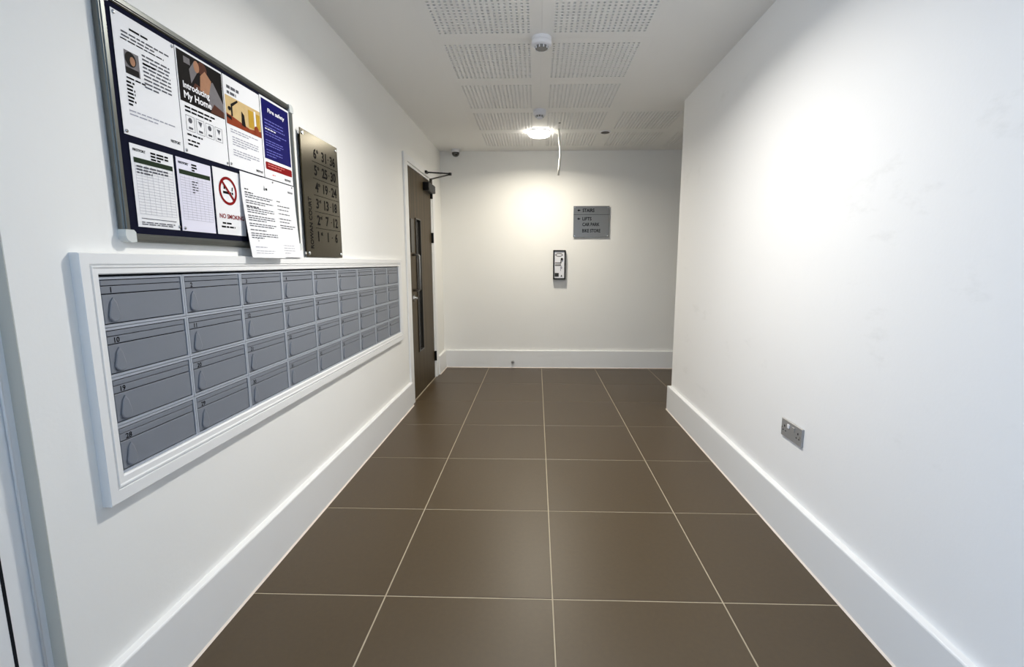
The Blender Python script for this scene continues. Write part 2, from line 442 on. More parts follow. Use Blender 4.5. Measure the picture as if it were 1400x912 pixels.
for z in (0.23, 1.43, 1.86):
    m = MB(); m.lathe([(0.009, -0.05), (0.009, 0.05)], (4.752, -0.010, z), 'z', 12); m.box(4.738, -0.004, z-0.05, 4.766, 0.004, z+0.05); m.build('hinge', BLACK, leaf)
# door closer: body on the leaf, two-piece arm folded out into the corridor
cl = MB(); cl.box(4.44, -0.056, 1.850, 4.715, 0.004, 1.925, 0.006); closer = cl.build('door_closer', BLACK, door)
m = MB(); m.lathe([(0.014, 0), (0.014, 0.06)], (4.64, -0.028, 1.922), 'z', 14); m.build('spindle', DKMETAL, closer)
def bar(p, q, w, h):
    p, q = Vector(p), Vector(q); d = (q-p).normalized(); s = d.cross(Vector((0, 0, 1))).normalized()*w/2; u = Vector((0, 0, h/2))
    vs = [(e + a*s + b*u)[:] for e in (p, q) for a, b in ((-1,-1),(1,-1),(1,1),(-1,1))]
    return MB().add(vs, [(3,2,1,0),(4,5,6,7),(0,1,5,4),(1,2,6,5),(2,3,7,6),(3,0,4,7)])
m = bar((4.64, -0.028, 1.978), (4.525, -0.238, 2.000), 0.022, 0.008); m.build('main_arm', DKMETAL, closer)
m = bar((4.525, -0.238, 2.008), (4.49, -0.018, 2.016), 0.018, 0.010); m.lathe([(0.014, -0.012), (0.014, 0.012)], (4.525, -0.238, 2.004), 'z', 14); m.build('link_arm', BLACK, closer)
m = MB(); m.box(4.46, -0.034, 2.006, 4.52, -0.013, 2.028, 0.002); m.build('arm_shoe', BLACK, closer)

# ================================================================== NEAR DOOR (left edge of the frame)
nd = link(D.objects.new('door_2', None)); struct(nd, 'white painted door frame at the left edge, nearest the viewer')
nd.location = (XL, 0, 0); nd.rotation_euler = (0, 0, R(90)); nd.empty_display_size = .05
m = MB(); m.box(ND_Y1-0.0015, 0.0005, 0, ND_Y1-0.0002, 0.031, ND_Z); m.build('reveal_edge', REVEAL, nd)
m = MB(); m.box(0.890, 0.031, 0, ND_Y1, TH, ND_Z); m.build('frame_post', TRIM, nd)
m = MB(); m.tube([(0.888, 0.031, 0), (0.888, 0.031, ND_Z)], 0.0028, 8); m.build('frame_bead', TRIM, nd)
m = MB(); m.box(0.842, 0.035, 0, 0.890, TH, ND_Z); m.build('frame_post', TRIM, nd)
m = MB(); m.box(0.835, 0.0335, 0, 0.8415, 0.036, ND_Z-0.05); m.build('gasket', GAP, nd)
m = MB(); m.box(ND_Y0+0.05, 0.034, 0.0, 0.842, 0.08, ND_Z-0.05); m.build('door_leaf', TRIM, nd)
m = MB(); m.box(ND_Y0, 0.031, 0, ND_Y0+0.05, TH, ND_Z); m.build('frame_post', TRIM, nd)
m = MB(); m.box(ND_Y0+0.05, 0.031, ND_Z-0.05, 0.835, TH, ND_Z); m.build('frame_head', TRIM, nd)

# ================================================================== MAILBOXES
NC, NR = 9, 4
pw = (MB_Y1-MB_Y0)/NC; ph = (MB_Z1-0.005-MB_Z0)/NR
MB_X = XL + 0.010          # plane of the mailbox fronts
# frame moulding around the bank
fr = thing('mailbox_surround', 'white moulded wooden frame around the bank of grey mailboxes', 'frame', (XL, MB_Y0, 0.597), 'left')
o_u0, o_u1, o_z0, o_z1 = 1.034-MB_Y0, 3.572-MB_Y0, 0.0, 1.208-0.597
i_u0, i_u1, i_z0, i_z1 = 0.0, MB_Y1-MB_Y0, MB_Z0-0.597, MB_Z1-0.597
def mitre_ring(prof, name):
    """frame rails from a cross-section list (fraction from outer 0 to inner 1, depth)"""
    def ring(f): return (o_u0+(i_u0-o_u0)*f, o_z0+(i_z0-o_z0)*f, o_u1+(i_u1-o_u1)*f, o_z1+(i_z1-o_z1)*f)
    for side in range(4):
        vs = []
        for f, dpt in prof:
            a, b, c, d_ = ring(f); P = [(a, b), (c, b), (c, d_), (a, d_)]
            for k in (side, (side+1) % 4): vs.append((P[k][0], -dpt, P[k][1]))
        n = len(prof); m = MB()
        fs = [(2*i, 2*i+1, 2*i+3, 2*i+2) for i in range(n-1)] + [(2*n-2, 2*n-1, 1, 0)]
        fs += [tuple(2*i for i in range(n)), tuple(2*i+1 for i in range(n-1, -1, -1))]
        m.add(vs, fs); m.build(name, TRIM, fr)
mitre_ring([(0, 0), (0, 0.0195), (0.03, 0.022), (0.50, 0.022), (0.53, 0.0175), (0.57, 0.0175), (0.60, 0.0225), (0.66, 0.0225), (0.72, 0.0205), (0.95, 0.0205), (1.0, 0.018), (1.0, 0.0)], 'frame_rail')
m = MB(); m.box(i_u0, -0.004, i_z1-0.005, i_u1, 0.11, i_z1-0.0002); m.build('shadow_strip', GAP, fr)  # dark filler strip, draws the shade line below the top rail
m = MB(); m.box(i_u0, 0.11, i_z0, i_u1, 0.14, i_z1); m.build('light_leak_backing', GAP, fr)  # unseen dark backing, added so sky light cannot leak between the boxes
ordn = ['first', 'second', 'third', 'fourth', 'fifth', 'sixth', 'seventh', 'eighth', 'ninth']
rown = ['top row', 'second row', 'third row', 'bottom row']
# shared part meshes; local origin = lower left corner of the unit's front
e = 0.0007
case = MB()
c0, c1, cz0, cz1 = e, pw-e, e, ph-e; rim = 0.0062
for a in ((c0, cz0, c0+rim, cz1), (c1-rim, cz0, c1, cz1), (c0+rim, cz0, c1-rim, cz0+rim), (c0+rim, cz1-rim, c1-rim, cz1)):
    case.box(a[0], -0.002, a[1], a[2], 0.09, a[3])
case.box(c0+rim, 0.012, cz0+rim, c1-rim, 0.09, cz1-rim)
case_m = case.mesh('case', BOXD)
gp = MB(); gp.box(c0+rim, 0.006, cz0+rim, c1-rim, 0.012, cz1-rim); gap_m = gp.mesh('recess', GAP)
g2 = 0.0028; du0, du1 = c0+rim+g2, c1-rim-g2; dz0, dz1 = cz0+rim+g2*0.9, cz1-rim-g2*0.9
za, zb = dz0 + (dz1-dz0)*0.685, dz0 + (dz1-dz0)*0.875
dd = MB(); dd.box(du0, -0.0012, dz0, du1, 0.006, za-0.0012, 0.0009); door_m = dd.mesh('door', BOXG)
ff = MB(); ff.box(du0, -0.0006, za+0.0012, du1, 0.006, zb-0.0009, 0.0009); flap_m = ff.mesh('letter_flap', BOXG)
tt = MB(); tt.box(du0, -0.0012, zb+0.0009, du1, 0.006, dz1, 0.0009); top_m = tt.mesh('top_strip', BOXG)
# tear-drop swing cover over the lock
def teardrop(s=1.0):
    pts = []
    for k in range(15):
        a = R(-200 + 220*k/14); pts.append((0.0155*s*math.cos(a), 0.0155*s*math.sin(a)))
    pts += [(0.0075*s, 0.034*s), (0.0, 0.044*s), (-0.0075*s, 0.034*s)]
    return pts
td = MB(); P0, P1 = teardrop(1.0), teardrop(0.84); n = len(P0); ox, oz = du0+0.026, dz0+0.0185
td.add([(ox+u, -0.0012, oz+z) for u, z in P0] + [(ox+u, -0.0048, oz+z) for u, z in P0] + [(ox+u, -0.0060, oz+z) for u, z in P1],
       [(i, (i+1) % n, (i+1) % n+n, i+n) for i in range(n)] + [(i+n, (i+1) % n+n, (i+1) % n+2*n, i+2*n) for i in range(n)] + [tuple(range(2*n, 3*n))])
td_m = td.mesh('lock_cover', BOXG)
num = 0
for r in range(NR):
    for c in range(NC):
        num += 1
        t = thing('mailbox', 'grey steel mailbox number %d, %s, %s column from the left' % (num, rown[r], ordn[c]), 'mailbox',
                  (MB_X, MB_Y0 + pw*c, MB_Z0 + ph*(NR-1-r)), 'left', 'mailboxes in the white frame')
        for nm, me in (('case', case_m), ('recess', gap_m), ('top_strip', top_m)): link(D.objects.new(nm, me), t)
        dobj = link(D.objects.new('door', door_m), t)
        link(D.objects.new('lock_cover', td_m), dobj)
        fobj = link(D.objects.new('letter_flap', flap_m), t)
        text(str(num), INK, fobj, du0+0.026, (za+zb)/2, -0.0009, height=0.0140, name='number', bold=True)

# ================================================================== NOTICE BOARD
BY0, BY1, BZ0, BZ1 = 1.166, 2.055, 1.238, 1.834
nb = thing('notice_board', 'navy felt notice board in an aluminium frame above the mailboxes', 'notice board', (XL, BY0, BZ0), 'left')
bw, bh = BY1-BY0, BZ1-BZ0; fw = 0.022
m = MB(); m.box(0.004, -0.013, 0.004, bw-0.004, -0.001, bh-0.004); m.build('felt_panel', FELT, nb)
for a in ((0.02, 0, bw-0.02, fw), (0.02, bh-fw, bw-0.02, bh), (0, 0.02, fw, bh-0.02), (bw-fw, 0.02, bw, bh-0.02)):
    hz = a[2]-a[0] > a[3]-a[1]
    m = MB(); m.box(a[0], -0.018, a[1], a[2], 0, a[3], 0.003)
    if hz: m.box(a[0], -0.0205, (a[1]+a[3])/2-0.006, a[2], -0.017, (a[1]+a[3])/2+0.006, 0.0015)
    else: m.box((a[0]+a[2])/2-0.006, -0.0205, a[1], (a[0]+a[2])/2+0.006, -0.017, a[3], 0.0015)
    m.build('frame_rail', ALU, nb)
for cx_, cz_, sx, sz in ((0.0, 0.0, 1, 1), (bw, 0.0, -1, 1), (0.0, bh, 1, -1), (bw, bh, -1, -1)):
    pts = [(0.030, 0.0), (0.030, 0.024), (0.024, 0.030), (0.0, 0.030)] + [(0.018+0.020*math.cos(R(a)), 0.018+0.020*math.sin(R(a))) for a in range(180, 271, 15)]
    pts = [(cx_+sx*u, cz_+sz*z) for u, z in pts]
    if sx*sz < 0: pts.reverse()
    m = MB(); m.prism(pts, -0.0225, 0.0); m.build('corner_cap', CLIP, nb)

rw = random.Random(3)
def lines(m, u0, u1, z, n, dz, h, y, fn=None, full=0.95, word=(0.010, 0.026)):
    """n lines of printed words going down from z"""
    for k in range(n):
        zz = z - dz*k; u = u0; end = u0 + (u1-u0)*(full if k < n-1 else rw.uniform(0.4, 0.9))
        while u < end:
            w = min(rw.uniform(*word), end-u)
            if w > 0.002: m.quad(u, zz-h, u+w, zz, y, fn)
            u += w + 0.0035
    return m
def sheet(label, y0, y1, z0, z1, n0=0.0148, mat_=PAPER, fn=None, seg=1, name='notice_sheet', cat='notice', tilt=0.0):
    t = thing(name, label, cat, (XL+n0, y0, z0), 'left', 'papers pinned to the notice board')
    t.rotation_euler[1] = tilt
    w, h = y1-y0, z1-z0; m = MB()
    if seg == 1: m.box(0, -0.0003, 0, w, 0.0003, h)
    else:
        for s_ in (-0.0003, 0.0003):
            vs = []; fs = []
            for j in range(seg+1):
                for i in range(5):
                    u, z = w*i/4, h*j/seg; vs.append((u, s_ - fn(u, z), z))
            for j in range(seg):
                for i in range(4):
                    q = (j*5+i, j*5+i+1, j*5+i+6, j*5+i+5); fs.append(q if s_ < 0 else q[::-1])
            m.add(vs, fs, True)
    s = m.build('sheet', mat_, t)
    return t, w, h
def pin(t, u, z, y=-0.0003):
    m = MB(); m.lathe([(0.0045, 0), (0.0045, -0.0015), (0.0025, -0.003)], (u, y, z), 'y', 10); m.build('drawing_pin', CHROME, t)
Y = -0.0008; Y2 = -0.0012; Y3 = -0.0016; Y4 = -0.0020; Y5 = -0.0024

# 1: text notice with a small portrait photo, top left
t, w, h = sheet('white text notice with small portrait photo, leftmost of the top row', 1.203, 1.404, 1.506, 1.798)
m = MB(); lines(m, 0.05, 0.16, h-0.026, 1, 0.01, 0.005, Y, word=(0.02, 0.04)); m.build('heading', INK, t)
m = MB(); lines(m, 0.024, 0.185, h-0.040, 2, 0.009, 0.004, Y); m.build('printed_text', GREYINK, t)
m = MB(); lines(m, 0.020, 0.185, h-0.058, 1, 0.01, 0.003, Y); m.build('printed_text', INK, t)
m = MB(); lines(m, 0.082, 0.180, h-0.074, 9, 0.0098, 0.0042, Y); m.build('printed_text', GREYINK, t)
m = MB(); lines(m, 0.082, 0.175, h-0.094, 1, 0.0, 0.005, Y); lines(m, 0.026, 0.165, h-0.148, 1, 0.0, 0.004, Y, full=1); lines(m, 0.024, 0.048, h-0.158, 7, 0.009, 0.0048, Y, full=1, word=(0.012, 0.02)); m.build('printed_text', INK, t)
m = MB(); lines(m, 0.024, 0.185, h-0.228, 2, 0.009, 0.003, Y); m.build('printed_text', PALEINK, t)
ph_ = MB(); ph_.quad(0.026, h-0.140, 0.070, h-0.084, Y); pho = ph_.build('portrait_photo', PH_GREY, t)
m = MB(); m.poly(ell(0.044, h-0.103, 0.017, 0.018), Y2); m.quad(0.0265, h-0.1395, 0.066, h-0.124, Y2); m.build('dark_hair', PH_DARK, pho)
m = MB(); m.poly(ell(0.049, h-0.106, 0.008, 0.011), Y3); m.build('face', PH_SKIN, pho)
text('FIRSTPORT', INK, t, 0.172, 0.020, Y, width=0.036, height=0.008, bold=True)
for a in ((0.008, h-0.008), (w-0.008, h-0.008), (0.008, 0.008)): pin(t, *a)

# 2: app poster
t, w, h = sheet('white poster with dark photo headed Introducing My Home, second of top row', 1.407, 1.608, 1.506, 1.800, name='poster', cat='poster')
z0 = h*0.50
m = MB(); m.quad(0.004, z0, w-0.003, h-0.006, Y); p2 = m.build('photo_print', PH_DARK, t)
m = MB(); m.poly([(0.055, z0+0.062), (0.090, z0+0.110), (0.075, z0+0.132), (0.050, z0+0.100)], Y2); m.poly([(0.125, z0+0.02), (0.197, z0+0.002), (0.197, z0+0.045), (0.152, z0+0.098), (0.132, z0+0.088)], Y2); m.build('sleeve', PH_GREY, p2)
m = MB(); m.poly([(0.09, z0+0.055), (0.128, z0+0.05), (0.145, z0+0.098), (0.118, z0+0.118), (0.096, z0+0.098)], Y3); m.poly(ell(0.082, z0+0.118, 0.012, 0.017), Y3); m.build('skin_tone', PH_SKIN, p2)
m = MB(); m.poly(ell(0.108, z0+0.120, 0.020, 0.020), Y2); m.poly([(0.06, z0+0.05), (0.135, z0+0.042), (0.12, z0+0.06), (0.07, z0+0.068)], Y2); m.poly([(0.130, z0+0.002), (0.197, z0+0.002), (0.197, z0+0.020), (0.150, z0+0.032)], Y3); m.build('hair', PH_BROWN, p2)
m = MB(); m.quad(0.03, z0+0.112, 0.056, z0+0.130, Y2); m.build('small_badge', PH_GREY, p2)
text('Introducing', WHITEINK, p2, 0.018, z0+0.046, Y4, width=0.112, height=0.024, left=True, bold=True)
text('My Home', WHITEINK, p2, 0.018, z0+0.018, Y4, width=0.118, height=0.027, left=True, bold=True)
m = MB(); lines(m, 0.018, 0.148, z0-0.010, 2, 0.011, 0.0055, Y, full=1, word=(0.015, 0.03)); lines(m, 0.018, 0.09, z0-0.088, 1, 0.01, 0.005, Y, full=1); lines(m, 0.018, 0.09, z0-0.105, 1, 0.01, 0.005, Y, full=1); lines(m, 0.018, 0.12, z0-0.116, 1, 0.01, 0.005, Y, full=1); m.build('printed_text', INK, t)
for k in range(4):
    a = 0.018 + 0.042*k; zt = z0-0.036; b = a+0.035; zb_ = zt-0.044; l = 0.0012
    m = MB()
    for q in ((a, zb_, b, zb_+l), (a, zt-l, b, zt), (a, zb_, a+l, zt), (b-l, zb_, b, zt)): m.quad(*q, Y)
    bx = m.build('icon_box', GREYINK, t)
    m = MB()
    if k % 2 == 0: m.poly(ell((a+b)/2, zt-0.013, 0.008, 0.008, 12), Y)
    else: m.poly([((a+b)/2-0.009, zt-0.006), ((a+b)/2+0.002, zt-0.022), ((a+b)/2+0.009, zt-0.006)], Y)
    m.quad(a+0.009, zb_+0.006, b-0.009, zb_+0.012, Y); m.build('icon', GREYINK, bx)
pin(t, 0.008, 0.008); pin(t, w-0.008, 0.008)

# 3: illustrated notice
t, w, h = sheet('white notice with tan and red illustration of stairs and doors, third of top row', 1.612, 1.816, 1.507, 1.800, name='poster', cat='poster')
m = MB(); lines(m, 0.016, 0.105, h-0.028, 1, 0, 0.010, Y, full=1, word=(0.012, 0.03)); lines(m, 0.016, 0.135, h-0.046, 1, 0, 0.009, Y, full=1, word=(0.012, 0.03)); m.build('heading', GREYINK, t)
z0 = h*0.475; z1 = h*0.79
m = MB(); m.quad(0.004, z0, w-0.002, z1, Y); p3 = m.build('illustration', PH_SAND, t)
m = MB(); m.poly([(0.004, z0), (w-0.002, z0), (w-0.002, z0+0.022), (0.13, z0+0.014), (0.06, z0+0.026), (0.004, z0+0.034)], Y2); m.build('red_floor', PH_RUST, p3)
m = MB(); m.poly([(0.030, z0+0.03), (0.038, z0+0.03), (0.038, z0+0.062), (0.072, z0+0.086), (0.066, z0+0.09), (0.030, z0+0.068)], Y3); m.poly([(0.085, z0+0.015), (0.108, z0+0.012), (0.102, z0+0.052), (0.088, z0+0.062)], Y3); m.poly(ell(0.022, z0+0.052, 0.008, 0.007, 10), Y3); m.poly([(0.004, z0+0.022), (0.03, z0+0.016), (0.03, z0+0.026), (0.004, z0+0.03)], Y3); m.build('dark_figure', PH_DARK, p3)
m = MB(); m.quad(0.128, z0+0.020, 0.158, z0+0.080, Y3); m.quad(0.176, z0+0.024, 0.198, z0+0.078, Y3); m.build('yellow_door', PH_YELLOW, p3)
m = MB(); m.quad(0.162, z0+0.02, 0.172, z0+0.084, Y3); m.build('pale_strip', PAPER, p3)
m = MB(); m.poly(ell(0.172, z0+0.020, 0.014, 0.014, 14), Y4); m.build('rust_ball', PH_RUST, p3)
m = MB(); lines(m, 0.020, 0.190, z0-0.012, 2, 0.008, 0.0035, Y); lines(m, 0.026, 0.185, z0-0.036, 4, 0.008, 0.0035, Y); lines(m, 0.026, 0.185, z0-0.078, 3, 0.008, 0.0035, Y); m.build('printed_text', PALEINK, t)
text('FIRSTPORT', INK, t, 0.174, 0.014, Y, width=0.044, height=0.008, bold=True)
pin(t, 0.008, 0.010)

# 4: blue safety notice
t, w, h = sheet('blue and white notice with red band, rightmost of the top row', 1.820, 2.028, 1.507, 1.806, name='poster', cat='poster')
z0 = h*0.245
m = MB(); m.quad(0.008, z0, w-0.008, h-0.008, Y); p4 = m.build('blue_field', BLUEINK, t)
text('Fire safety', WHITEINK, p4, 0.108, h-0.045, Y2, width=0.120, height=0.020, bold=True)
m = MB(); lines(m, 0.022, 0.186, h-0.080, 3, 0.012, 0.0035, Y2, full=.8); lines(m, 0.022, 0.186, h-0.124, 2, 0.010, 0.003, Y2); lines(m, 0.022, 0.186, h-0.155, 3, 0.009, 0.003, Y2, full=.75); lines(m, 0.022, 0.14, h-0.190, 3, 0.010, 0.003, Y2); m.build('white_text', LBLUEINK, p4)
m = MB(); lines(m, 0.022, 0.190, h-0.112, 1, 0.012, 0.004, Y2, full=1); m.build('white_text', WHITEINK, p4)
m = MB()
m.poly([(0.014, z0-0.040), (w-0.010, z0-0.040), (w-0.006, z0-0.036), (w-0.006, z0-0.016), (w-0.010, z0-0.012), (0.014, z0-0.012), (0.010, z0-0.016), (0.010, z0-0.036)], Y)
p5 = m.build('red_band', REDINK, t)
m = MB(); lines(m, 0.024, 0.150, z0-0.018, 2, 0.009, 0.003, Y2); m.build('pink_text', PINKINK, p5)
m = MB(); lines(m, 0.052, 0.080, z0-0.054, 1, 0, 0.004, Y); m.build('pink_text', PINKINK, t)
text('FIRSTPORT', INK, t, 0.165, 0.014, Y, width=0.048, height=0.009, bold=True)

# 5, 6: small record sheets with a dark green bar
def record(label, y0, y1, mt, kind):
    t, w, h = sheet(label, y0, y1, 1.278, 1.487, mat_=mt)
    text('FIRSTPORT', INK, t, 0.008, h-0.014, Y, width=0.040, height=0.007, left=True, bold=True)
    m = MB(); lines(m, 0.064 if kind == 0 else 0.06, 0.128 if kind == 0 else 0.088, h-0.010, 3, 0.008, 0.0048, Y, full=.95); m.build('printed_text', INK, t)
    m = MB(); m.quad(0.008, h-0.046, w-0.006, h-0.033, Y); m.build('green_bar', DKGREEN, t)
    m = MB()
    for k in range(17): m.quad(0.010, h-0.055-0.0075*k, w-0.008, h-0.0543-0.0075*k, Y)
    for k in range(8): m.quad(0.010+(w-0.018)*k/7-0.0003, h-0.175, 0.010+(w-0.018)*k/7+0.0003, h-0.047, Y)
    m.build('table_rule', PALEINK, t)
    m = MB()
    if kind == 0:
        lines(m, 0.014, 0.130, h-0.052, 3, 0.0078, 0.0042, Y2, full=.9, word=(0.006, 0.022)); m.quad(0.012, 0.022, w-0.012, 0.0235, Y2); lines(m, 0.012, w-0.012, 0.014, 2, 0.005, 0.0025, Y2)
    else:
        lines(m, 0.056, 0.080, h-0.060, 5, 0.0078, 0.0035, Y2, full=1, word=(0.005, 0.018))
    m.build('handwriting', GREYINK, t)['kind'] = 'stuff'
    if kind: pin(t, 0.010, 0.008)
    else: pin(t, w-0.002, 0.010)
record('small white record sheet with green bar, leftmost of the lower row', 1.214, 1.358, PAPER, 0)
record('small lilac tinted record sheet with green bar, second of the lower row', 1.368, 1.512, PAPERL, 1)

# 7: no smoking sign
t, w, h = sheet('white no smoking sign with red prohibition circle, third of the lower row', 1.522, 1.672, 1.278, 1.490, name='no_smoking_sign', cat='sign')
cx_, cz_ = 0.068, h-0.068; ro, ri = 0.046, 0.037
m = MB(); n = 40
vs = []
for rr in (ro, ri): vs += [(cx_+rr*math.cos(2*math.pi*k/n), Y2, cz_+rr*math.sin(2*math.pi*k/n)) for k in range(n)]
m.add(vs, [(k, (k+1) % n, (k+1) % n+n, k+n) for k in range(n)])
m.build('red_ring', REDINK, t)
m = MB(); dgx, dgz = math.cos(R(-45)), math.sin(R(-45)); nx_, nz_ = -dgz*0.0042, dgx*0.0042
m.poly([(cx_-dgx*0.039-nx_, cz_-dgz*0.039-nz_), (cx_+dgx*0.039-nx_, cz_+dgz*0.039-nz_), (cx_+dgx*0.039+nx_, cz_+dgz*0.039+nz_), (cx_-dgx*0.039+nx_, cz_-dgz*0.039+nz_)], Y3); m.build('slash', REDINK, t)
m = MB(); m.quad(cx_-0.026, cz_-0.010, cx_+0.016, cz_-0.002, Y); m.poly([(cx_-0.022, cz_+0.004), (cx_-0.016, cz_+0.004), (cx_-0.012, cz_+0.016), (cx_-0.020, cz_+0.018)], Y); m.build('cigarette', INK, t)
m = MB(); m.poly([(cx_+0.018, cz_-0.010), (cx_+0.026, cz_-0.010), (cx_+0.026, cz_-0.002), (cx_+0.018, cz_-0.002)], Y); m.poly([(cx_+0.019, cz_+0.002), (cx_+0.024, cz_+0.002), (cx_+0.027, cz_+0.016), (cx_+0.021, cz_+0.014)], Y); m.build('smoke', INK, t)
text('NO SMOKING', REDINK, t, w/2+0.004, 0.060, Y, width=0.128, height=0.015, bold=True)
m = MB(); lines(m, 0.026, 0.130, 0.040, 1, 0, 0.0055, Y, full=1); lines(m, 0.020, 0.136, 0.028, 1, 0, 0.0055, Y, full=1); m.build('printed_text', INK, t)

# 8, 9: letters that hang over the lower rail of the board
bend = lambda u, z: 0.022*max(0.0, (0.24-z)/0.24)**1.3
bend9 = lambda u, z: 0.013*max(0.0, (0.24-z)/0.24)**1.3
def letter(label, y0, y1, z0, z1, n0, fn, kind):
    t, w, h = sheet(label, y0, y1, z0, z1, n0=n0, fn=fn, seg=12, name='letter', cat='letter')
    a, b = 0.018, w-0.022
    if kind == 0:
        m = MB(); lines(m, a, a+0.05, h-0.055, 1, 0, 0.004, Y, fn); lines(m, a, a+0.09, h-0.066, 1, 0, 0.004, Y, fn); m.poly([(0.138, h-0.046), (0.146, h-0.046), (0.142, h-0.026)], Y, fn); m.quad(0.150, h-0.044, 0.162, h-0.036, Y, fn); lines(m, a, b, h-0.113, 1, 0.008, 0.004, Y, fn, full=1); m.build('heading', INK, t)['kind'] = 'stuff'
        m = MB()
        for zz, k in ((h-0.074, 2), (h-0.094, 2), (h-0.118, 3), (h-0.146, 3), (h-0.174, 2), (h-0.196, 1), (h-0.208, 3)): lines(m, a, b, zz, k, 0.0078, 0.0036, Y, fn)
        m.build('printed_text', GREYINK, t)
        m = MB(); lines(m, 0.03, 0.16, 0.040, 1, 0, 0.003, Y, fn, full=.9); lines(m, 0.03, 0.16, 0.026, 2, 0.008, 0.002, Y, fn); m.build('printed_text', PALEINK, t)
        m = MB(); m.poly([(0.050, 0.066), (0.066, 0.071), (0.068, 0.073), (0.051, 0.069)], Y, fn); m.poly([(0.052, 0.060), (0.060, 0.060), (0.060, 0.062), (0.052, 0.062)], Y, fn); m.build('signature', GREYINK, t)
    else:
        s = 0.075
        text('FIRSTPORT', GREYINK, t, w-0.034, h-0.030, Y, width=0.042, height=0.008, bold=True, fn=fn)
        m = MB(); lines(m, s, s+0.045, h-0.075, 1, 0, 0.004, Y, fn, full=1); m.build('heading', INK, t)
        m = MB()
        for zz, k in ((h-0.092, 1), (h-0.106, 1), (h-0.122, 1), (h-0.142, 1), (h-0.154, 1), (h-0.168, 2)): lines(m, s, w-0.012, zz, k, 0.009, 0.0036, Y, fn)
        m.build('printed_text', GREYINK, t)
        m = MB(); lines(m, s, w-0.02, 0.048, 4, 0.010, 0.002, Y, fn, full=.8); m.build('printed_text', PALEINK, t)
    pin(t, w-0.020, h-0.006)
letter('white letter hanging over the board frame beside the plaque, behind another letter', 1.800, 2.030, 1.207, 1.503, 0.0152, bend9, 1)
letter('white letter hanging over the board frame beside no smoking sign, frontmost', 1.652, 1.874, 1.203, 1.500, 0.0215, bend, 0)

# ================================================================== FLOOR INDEX PLAQUE
PY0, PY1, PZ0, PZ1 = 2.106, 2.488, 1.2105, 1.767
t = thing('floor_plaque', 'dark brushed metal plaque listing floors and flat numbers beside notice board', 'plaque', (XL, PY0, PZ0), 'left')
w, h = PY1-PY0, PZ1-PZ0
m = MB(); m.box(0, -0.020, 0, w, -0.016, h, 0.0006); pq = m.build('plate', PLAQ, t)
m = MB(); m.box(0.02, -0.016, 0.02, w-0.02, 0, h-0.02); m.build('back_tray', DKMETAL, t)
for u, z in ((0.018, 0.018), (w-0.018, 0.018), (0.018, h-0.018), (w-0.018, h-0.018)):
    m = MB(); m.lathe([(0.008, 0), (0.008, -0.022), (0.006, -0.024)], (u, 0, z), 'y', 16); m.build('fixing_screw', CHROME, t)
rows = [('6th', '31', '36'), ('5th', '25', '30'), ('4th', '19', '24'), ('3rd', '13', '18'), ('2nd', '7', '12'), ('1st', '1', '6')]
rh = (h-0.105)/6; ztop = h-0.045
for k, (a, b, c) in enumerate(rows):
    zc = ztop - rh*(k+0.5)
    text(a[0], INK, pq, 0.115, zc, -0.0204, height=0.046, bold=True, left=True)
    text(a[1:], INK, pq, 0.146, zc+0.014, -0.0204, height=0.017, bold=True, left=True)
    text(b, INK, pq, 0.222, zc, -0.0204, height=0.046, bold=True)
    text(c, INK, pq, 0.318, zc, -0.0204, height=0.046, bold=True)
    m = MB(); m.quad(0.264, zc-0.002, 0.274, zc+0.002, -0.0204); m.build('dash', INK, pq)
    if k < 5:
        m = MB(); m.quad(0.098, zc-rh/2-0.0012, w-0.012, zc-rh/2+0.0012, -0.0204); m.build('rule_line', INK, pq)
text('ROWAN COURT', INK, pq, 0.052, 0.155, -0.0204, width=0.230, height=0.030, bold=True, rot=R(-90))

# ================================================================== BACK WALL
t = thing('direction_sign', 'brushed steel direction sign on the far wall reading stairs and lifts', 'sign', (0.399, YB, 1.459), 'back')
w, h = 0.388, 0.333
m = MB(); m.box(0, -0.020, 0, w, -0.016, h, 0.0006); pq = m.build('plate', STEEL, t)
m = MB(); m.box(0.02, -0.016, 0.02, w-0.02, 0, h-0.02); m.build('back_tray', DKMETAL, t)
for u, z in ((0.016, 0.016), (w-0.016, 0.016), (0.016, h-0.016), (w-0.016, h-0.016)):
    m = MB(); m.lathe([(0.007, 0), (0.007, -0.022), (0.005, -0.024)], (u, 0, z), 'y', 14); m.build('fixing_screw', CHROME, t)
m = MB(); m.quad(0.0, h-0.092, w, h-0.089, -0.0204); m.build('rule_line', INK, pq)
for k, (s, wd) in enumerate((('STAIRS', 0.128), ('LIFTS', 0.098), ('CAR PARK', 0.186), ('BIKE STORE', 0.196))):
    text(s, INK, pq, 0.098, (h-0.046, h-0.135, h-0.195, h-0.262)[k], -0.0204, width=wd, height=0.037, bold=True, left=True)
for z in (h-0.046, h-0.135):
    m = MB(); m.poly([(0.042, z), (0.058, z-0.014), (0.058, z-0.005), (0.074, z-0.005), (0.074, z+0.005), (0.058, z+0.005), (0.058, z+0.014)], -0.0204); m.build('arrow', INK, pq)

